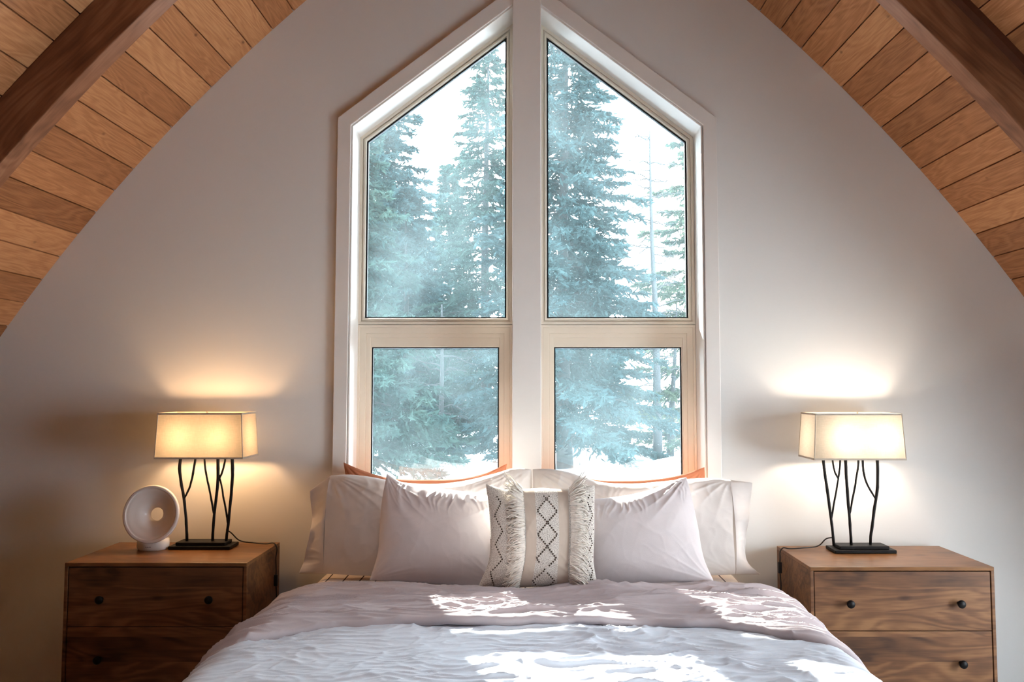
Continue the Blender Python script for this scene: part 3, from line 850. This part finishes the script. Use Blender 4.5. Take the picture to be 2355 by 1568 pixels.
cuff((1676, 1103), (1690, 1321), [(1731, 1110), (1729, 1140), (1721, 1185), (1716, 1215), (1714, 1260), (1722, 1296), (1748, 1321)], YK, KK, kp, 2.2, 1, .07)

YP, KP = -.435, .30
fp, _, _ = pillow('front_pillow', M['pillow_lilac'], YP, ZM, KP,
    [(890, 1089), (915, 1105), (960, 1117), (1020, 1124), (1080, 1132), (1140, 1140), (1180, 1132)],
    [(850, 1334), (950, 1340), (1050, 1346), (1165, 1352)], [(890, 1089), (880, 1140), (873, 1220), (869, 1270), (850, 1334)], [(1180, 1132), (1185, 1200), (1178, 1280), (1165, 1352)], .10, .045, 31,
    corner=(.010, .010, .006, .006), wr=.003, gather=.014)
tag(fp, 'plump lilac-white pillow left of the fringed cushion, peaked corner', 'pillow', 'lilac-white front pillows')
fp, _, _ = pillow('front_pillow', M['pillow_lilac'], YP, ZM, KP,
    [(1325, 1150), (1370, 1147), (1420, 1142), (1470, 1133), (1530, 1114), (1560, 1101), (1579, 1097)],
    [(1310, 1352), (1420, 1347), (1530, 1341), (1641, 1335)], [(1325, 1150), (1318, 1220), (1310, 1352)], [(1579, 1097), (1590, 1140), (1604, 1205), (1621, 1290), (1641, 1335)], .10, .045, 33,
    corner=(.004, .012, .002, .004), wr=.003, gather=.007)
tag(fp, 'plump lilac-white pillow right of the fringed cushion, sunlit top edge', 'pillow', 'lilac-white front pillows')

# ------------------------------------------------------------------ fringed cushion
YT, KT = -.595, .20
tp = empty('throw_cushion', (.02, -.57, .59), 'small woven cream cushion with fringe and dotted diamonds at pillow centre', 'cushion')
t = NT('woven_cream'); tc = t.n('ShaderNodeTexCoord'); sep = t.n('ShaderNodeSeparateXYZ', i_0=tc.outputs['UV'])
u_ = sep.outputs[0]
band = t.math('ADD', t.math('MULTIPLY', t.math('GREATER_THAN', u_, .345), t.math('LESS_THAN', u_, .445)), t.math('MULTIPLY', t.math('GREATER_THAN', u_, .655), t.math('LESS_THAN', u_, .750)))
nz = t.n('ShaderNodeTexNoise', i_Vector=t.coord('UV', (1, 1, 1)), i_Scale=120.0, i_Detail=2.0).outputs[0]
wv = t.n('ShaderNodeTexWave', i_Vector=t.coord('UV', (1, 1, 1)), i_Scale=55.0, i_Distortion=1.0, bands_direction='X').outputs[0]
cr = t.ramp(nz, [(.38, (.42, .38, .34, 1)), (.55, (.74, .70, .65, 1))])
be = t.ramp(wv, [(.2, (.50, .42, .35, 1)), (.8, (.58, .49, .41, 1))])
hb = t.math('MULTIPLY', t.math('SUBTRACT', 1.0, band), nz)
M['woven'] = t.done(t.pbr(t.mix(band, cr, be), .95, t.bump(hb, .6, .004), .05))
M['yarn'] = m_plain('yarn', (.72, .67, .61, 1), .95, .05, noise=.12, scale=90)
M['dot'] = m_plain('dark_thread', (.075, .055, .042, 1), .9, .1)
top = [(1117, 1112), (1135, 1118), (1160, 1124), (1200, 1124), (1240, 1122), (1300, 1124), (1335, 1119), (1368, 1115)]
bot = [(1098, 1353), (1150, 1353), (1240, 1349), (1330, 1350), (1376, 1352)]
lef = [(1117, 1112), (1124, 1165), (1127, 1230), (1125, 1285), (1098, 1353)]
rig = [(1368, 1115), (1367, 1160), (1367, 1230), (1366, 1300), (1376, 1352)]
cov, FR, NR = pillow('cover', M['woven'], YT, .592, KT, top, bot, lef, rig, .085, .04, 51, tp, n=120, m=110, wr=.003, corner=(.006, .006, .006, .006))
me = cov.data; uvl = me.uv_layers.new(name='UVMap'); n, m = 120, 110
vi = np.empty(len(me.loops), np.int32); me.loops.foreach_get('vertex_index', vi)
vi2 = vi % (n * m)
uvs = np.stack([(vi2 % n) / (n - 1), 1 - (vi2 // n) / (m - 1)], -1).astype(np.float32); uvl.data.foreach_set('uv', uvs.ravel())
def FP(u, v):
    """point on the cushion front; u 0..1 left-right, v 0..1 top-down"""
    a = np.clip(u * (n - 1), 0, n - 1.001); c = np.clip(v * (m - 1), 0, m - 1.001)
    i, j = int(c), int(a); fi, fj = c - i, a - j
    return (FR[i, j] * (1 - fi) * (1 - fj) + FR[i + 1, j] * fi * (1 - fj) + FR[i, j + 1] * (1 - fi) * fj + FR[i + 1, j + 1] * fi * fj)
def FN(u, v):
    e = .01
    a = FP(min(u + e, 1), v) - FP(max(u - e, 0), v); c = FP(u, min(v + e, 1)) - FP(u, max(v - e, 0))
    nn = np.cross(a, c); nn /= np.linalg.norm(nn) + 1e-9
    return nn if nn[1] < 0 else -nn
rng = random.Random(4)
# embroidered dots
b = MB()
def dot(u, v, r=.0035):
    p = FP(u, v); nn = FN(u, v)
    a = np.cross(nn, (0, 0, 1.0)); a /= np.linalg.norm(a); c = np.cross(nn, a)
    th = np.linspace(0, 2 * PI, 8, endpoint=False)
    R = [p + nn * .0008 + r * (np.cos(x) * a + np.sin(x) * c) for x in th] + [p + nn * .0026 + .55 * r * (np.cos(x) * a + np.sin(x) * c) for x in th] + [p + nn * .003]
    b.add(R, [(k, (k + 1) % 8, 8 + (k + 1) % 8, 8 + k) for k in range(8)] + [(8 + k, 8 + (k + 1) % 8, 16) for k in range(8)])
per = .232
for sgn in (-1, 1):
    for q in range(46):
        v = .09 + q * .0195
        ph = ((v - .12) / per) % 1.0; tri = 1 - abs(2 * ph - 1)
        u = .552 + sgn * (tri * .092) - .012 * v
        if v < .985 and not (sgn < 0 and .74 < v < .80) and not (sgn > 0 and .79 < v < .84): dot(u, v)
for q in range(40):
    v = .10 + q * .022
    ph = ((v - .02) / .27) % 1.0; tri = 1 - abs(2 * ph - 1)
    if .97 > v: 
        dot(.055 + .075 * tri, v, .0034)
        dot(.925 + .05 * (1 - tri), v, .0034)
        if q % 2: dot(.985 - .06 * (1 - tri), v, .0024)
b.build('embroidered_dots', M['dot'], tp, smooth_=True)
# fringe: yarn strands sewn along two seams, lying outwards
for sgn, us in ((-1, .335), (1, .765)):
    b = MB()
    for q in range(92):
        v0 = .012 + q / 91 * .965
        for kk in range(4):
            v = v0 + rng.uniform(-.006, .006)
            p = FP(us + rng.uniform(-.006, .006), min(max(v, 0), 1)); nn = FN(us, min(max(v, .02), .98))
            L = rng.uniform(.058, .088) * (1.0 if v > .12 else 1.1)
            upw = (.55 if v < .06 else .20 if v < .14 else 0) + rng.uniform(-.42, .22)
            lift = rng.uniform(.35, 1.0); cur = rng.uniform(-1, 1); w1 = rng.uniform(0, 6.28)
            pts = []
            for e in np.linspace(0, 1, 7):
                out = L * e * (.9 - .15 * e)
                nl = .003 + lift * .013 * math.sin(min(1, e * 1.05) * PI * .85) + .003
                zz = L * e * upw - .012 * e * e * (1.2 if v > .1 else .2) + .006 * math.sin(w1 + e * 8) * e + cur * .010 * e
                pts.append(p + np.array([sgn * out, 0, zz]) + nn * nl + np.array([0, .012 * e * e * (.6), 0]))
            b.tube(pts, np.linspace(.0029, .0018, 7), 5, caps=False)
    f = b.build('fringe', M['yarn'], tp, smooth_=True); f['kind'] = 'stuff'

# ------------------------------------------------------------------ outdoors
rs = np.random.RandomState(7)
gx = np.linspace(-40, 40, 90); gy = np.concatenate([np.linspace(.6, 14, 70), np.linspace(14.8, 75, 50)])
GX, GY = np.meshgrid(gx, gy)
def gz(x, y):
    return (-.12 + .020 * np.maximum(y - 2, 0) + .10 * fbm(x * .35, y * .35, 5, 3) + .30 * np.exp(-((x - 2.4) / 1.1) ** 2 - ((y - 8.5) / 1.6) ** 2)
            + .22 * np.exp(-((x + .9) / .9) ** 2 - ((y - 9.5) / 1.2) ** 2))
b = MB(); b.grid(np.stack([GX, GY, gz(GX, GY)], -1)); tag(b.build('ground', M['snow'], smooth_=True), kind='structure')

def conifer(name, px, D, apex_py, R, seed, label, mat, whorl=.24, per=8, dens=1.0, low=.06, droop=.35, trunk='bark', group=None, q=1.0, gap=0.0):
    r_ = np.random.RandomState(seed)
    sc_ = F / (D + 3.6)
    x0 = (px - CX) / sc_; zt = float(at(np.array(px), np.array(apex_py), D)[2])
    z0 = float(gz(np.array(x0), np.array(D)))
    H = zt - z0
    root = empty(name, (x0, D, z0), label, 'tree', group)
    b = MB(); hh = np.linspace(-.2, H, 14)
    tr = np.linspace(.012 * H + .03, .01, 14)
    pts = np.stack([x0 + .03 * np.sin(hh * .7 + seed), np.full(14, D), z0 + hh], -1); b.tube(pts, tr, 8)
    heights = []
    h = H * low
    while h < H - .1:
        heights.append(h); h += whorl * (.7 + .6 * r_.rand()) * (.55 + .45 * (1 - h / H))
    Vs = []; 
    for h in heights:
        rel = 1 - h / H
        Lmax = R * (rel ** .75) * (.9 + .1 * rel) + .12
        k = max(4, int(per * (.6 + .5 * rel)))
        a0 = r_.rand() * 6.28
        for j in range(k):
            if r_.rand() < gap: continue
            az = a0 + j * 6.283 / k + r_.uniform(-.35, .35)
            L = Lmax * r_.uniform(.62, 1.12)
            dirx, diry = math.cos(az), math.sin(az)
            nseg = 7; e = np.linspace(0, 1, nseg)
            dz = L * (.12 * e - droop * e ** 1.6 + .28 * droop * e ** 4) + (.35 * L * e if rel < .12 else 0)
            bp = np.stack([x0 + dirx * L * e, D + diry * L * e, z0 + h + dz], -1)
            b.tube(bp, np.linspace(.010 + .008 * L, .004, nseg), 4, caps=False)
            # twigs hanging off the branch carry needle sprays
            nt = int((12 + 32 * L) * dens)
            tt = r_.uniform(.10, 1.0, nt) ** .8
            base = np.stack([np.interp(tt, e, bp[:, c]) for c in range(3)], -1)
            sidev = np.array([-diry, dirx, 0]); outv = np.array([dirx, diry, 0])
            sd = r_.choice([-1, 1], nt) * r_.uniform(.15, 1, nt); 
            tl = (.10 + .26 * L * (1.08 - tt)) * r_.uniform(.6, 1.2, nt)
            tw = sidev[None] * sd[:, None] + outv[None] * r_.uniform(.35, 1.0, nt)[:, None] + np.array([0, 0, 1.0])[None] * r_.uniform(-.75, .15, nt)[:, None]
            tw /= np.linalg.norm(tw, axis=1)[:, None]
            ns = 6
            for g in range(ns):
                c = base + tw * (tl * (g + .5) / ns)[:, None]
                ln = r_.uniform(.09, .20, nt) * q; wd = ln * r_.uniform(.15, .30, nt)
                d1 = tw + r_.normal(0, .45, (nt, 3)); d1 /= np.linalg.norm(d1, axis=1)[:, None]
                d2 = np.cross(d1, r_.normal(0, 1, (nt, 3))); d2 /= np.linalg.norm(d2, axis=1)[:, None] + 1e-9
                Q = np.stack([c - d1 * ln[:, None] * .5, c + d2 * wd[:, None] * .5, c + d1 * ln[:, None] * .5, c - d2 * wd[:, None] * .5], 1)
                Vs.append(Q)
    b.build('trunk', M[trunk], root, smooth_=True)
    Q = np.concatenate(Vs).reshape(-1, 3) - np.array(root.location)
    nq = len(Q) // 4
    me = bpy.data.meshes.new('foliage')
    me.vertices.add(nq * 4); me.vertices.foreach_set('co', Q.astype(np.float32).ravel())
    me.loops.add(nq * 4); me.loops.foreach_set('vertex_index', np.arange(nq * 4, dtype=np.int32))
    me.polygons.add(nq); me.polygons.foreach_set('loop_start', np.arange(0, nq * 4, 4, dtype=np.int32))
    me.polygons.foreach_set('loop_total', np.full(nq, 4, np.int32))
    me.update(calc_edges=True); me.materials.append(M[mat])
    fo = bpy.data.objects.new('foliage', me); COL.objects.link(fo); fo.parent = root
    return root

G = 'trees outside the window'
conifer('spruce_tree', 785, 8.0, 190, 1.9, 1, 'dark spruce filling the left edge of the left upper pane', 'needle', dens=1.25, group=G)
conifer('spruce_tree', 830, 17.0, -60, 3.5, 9, 'broad pale-blue spruce behind the dark one, left panes', 'needle_blue', dens=.9, q=1.35, group=G)
conifer('spruce_tree', 1118, 12.5, 62, 1.7, 2, 'tall pointed spruce seen in the left panes beside the mullion', 'needle', dens=.8, gap=.15, group=G)
conifer('spruce_tree', 1298, 9.5, -190, 2.0, 3, 'biggest dense spruce just right of the mullion', 'needle_blue', dens=1.25, droop=.4, group=G)
conifer('spruce_tree', 1640, 11.0, 200, 2.5, 4, 'sparse spruce at the right edge of the right panes', 'needle_pale', dens=1.1, gap=.12, whorl=.36, droop=.2, group=G)
conifer('spruce_tree', 1030, 20.0, 372, 1.6, 5, 'slim distant spruce tip between the two left spruces', 'needle', dens=.6, q=1.4, group=G)
conifer('spruce_tree', 930, 13.0, 430, 1.9, 6, 'blue-green bushy spruce low in the left panes', 'needle_blue', dens=1.2, q=1.2, group=G)
conifer('spruce_tree', 1345, 15.0, 520, 1.5, 8, 'low spruce behind the biggest one, right lower pane', 'needle', dens=.9, q=1.3, group=G)

# leafless tree
def bare_tree(px_pts, D, r0, label, seed, nb=26, mat='bark_pale'):
    r_ = np.random.RandomState(seed)
    P = catmull(np.array([at(np.array(float(x)), np.array(float(y)), D) for x, y in px_pts]), 40)
    P[0][2] = gz(P[0][0], D) - .1
    root = empty('bare_tree', tuple(P[0]), label, 'tree', G)
    b = MB(); b.tube(P, np.linspace(r0, .012, 40), 8); b.build('trunk', M[mat], root, smooth_=True) if nb > 12 else None
    b = MB() if nb > 12 else b
    for k in range(nb):
        i = r_.randint(9, 39); L = r_.uniform(.35, 1.0) * (1.2 - i / 60)
        sx = r_.choice([-1, 1]); e = np.linspace(0, 1, 9)
        d = np.array([sx * r_.uniform(.6, 1), r_.uniform(-.5, .5), r_.uniform(-.15, .35)])
        Q = P[i] + d[None] * (L * e)[:, None] + np.stack([0 * e, 0 * e, -.10 * e ** 2 * L + .02 * np.sin(e * 9 + k)], -1)
        b.tube(Q, np.linspace(.012, .004, 9), 4, caps=False)
        for t_ in range(5):
            j = r_.randint(2, 8); d2 = d * .6 + r_.normal(0, .5, 3); e2 = np.linspace(0, 1, 5)
            Q2 = Q[j] + d2[None] * (r_.uniform(.1, .3) * e2)[:, None]
            b.tube(Q2, np.linspace(.006, .003, 5), 3, caps=False)
    b.build('branches' if nb > 12 else 'trunk', M['bark'], root, smooth_=True)
    return root
bare_tree([(1513, 1060), (1511, 900), (1507, 720), (1500, 560), (1496, 420), (1494, 300)], 9.8, .085, 'pale bare trunk with thin leafless branches in the right panes', 41, 60)
bare_tree([(1541, 1060), (1546, 930), (1552, 820), (1556, 700)], 10.2, .07, 'short leaning bare trunk beside the pale bare tree', 42, 10)
bare_tree([(1015, 1080), (1015, 950), (1017, 820), (1016, 700)], 9.0, .055, 'dark slim trunk standing in the left lower pane', 43, 16, 'bark')

# ------------------------------------------------------------------ light
w = bpy.data.worlds.new('overcast'); sc.world = w; w.use_nodes = True
nt = w.node_tree; nt.nodes.clear()
bg = nt.nodes.new('ShaderNodeBackground'); out = nt.nodes.new('ShaderNodeOutputWorld')
tc = nt.nodes.new('ShaderNodeTexCoord'); sp = nt.nodes.new('ShaderNodeSeparateXYZ'); nt.links.new(tc.outputs['Generated'], sp.inputs[0])
rp = nt.nodes.new('ShaderNodeValToRGB'); nt.links.new(sp.outputs[2], rp.inputs[0])
rp.color_ramp.elements[0].color = (.86, .94, 1, 1); rp.color_ramp.elements[1].color = (.74, .88, 1, 1)
nt.links.new(rp.outputs[0], bg.inputs[0]); bg.inputs[1].default_value = 20.0
nt.links.new(bg.outputs[0], out.inputs[0])

sl = bpy.data.lights.new('sun', 'SUN'); sl.energy = 34; sl.angle = math.radians(.7); sl.color = (1, .95, .88)
so = bpy.data.objects.new('sun', sl); COL.objects.link(so)
d = Vector((.38, -1, -.69)).normalized(); so.rotation_euler = d.to_track_quat('-Z', 'Y').to_euler()

sk = bpy.data.lights.new('bed_fill_light', 'AREA'); sk.shape = 'RECTANGLE'; sk.size = .5; sk.size_y = .8; sk.energy = 2.5; sk.color = (.84, .92, 1)  # unseen area lamp added under the closed ridge to brighten the bed
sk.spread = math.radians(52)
ko = bpy.data.objects.new('bed_fill_light', sk); COL.objects.link(ko)
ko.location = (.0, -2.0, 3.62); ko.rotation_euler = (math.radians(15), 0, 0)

# ------------------------------------------------------------------ camera
cd = bpy.data.cameras.new('camera'); co = bpy.data.objects.new('camera', cd); COL.objects.link(co)
cd.sensor_width = 36; cd.sensor_fit = 'HORIZONTAL'; cd.lens = F / 2355 * 36
co.location = tuple(CAM); co.rotation_euler = (PI / 2 + PITCH, 0, 0)
cd.shift_x = -(CX - 1177.5) / 2355; cd.shift_y = 0
cd.clip_start = .05; cd.clip_end = 300
sc.camera = co

vs = sc.view_settings
sc.display_settings.display_device = 'sRGB'
vs.view_transform = 'Standard'; vs.look = 'None'; vs.exposure = 0.5; vs.gamma = 1.0; vs.use_curve_mapping = False
cy = sc.cycles
cy.max_bounces = 8; cy.diffuse_bounces = 5; cy.glossy_bounces = 3; cy.transmission_bounces = 4; cy.transparent_max_bounces = 8
cy.caustics_reflective = False; cy.caustics_refractive = False
cy.sample_clamp_indirect = 6.0
cy.use_denoising = True
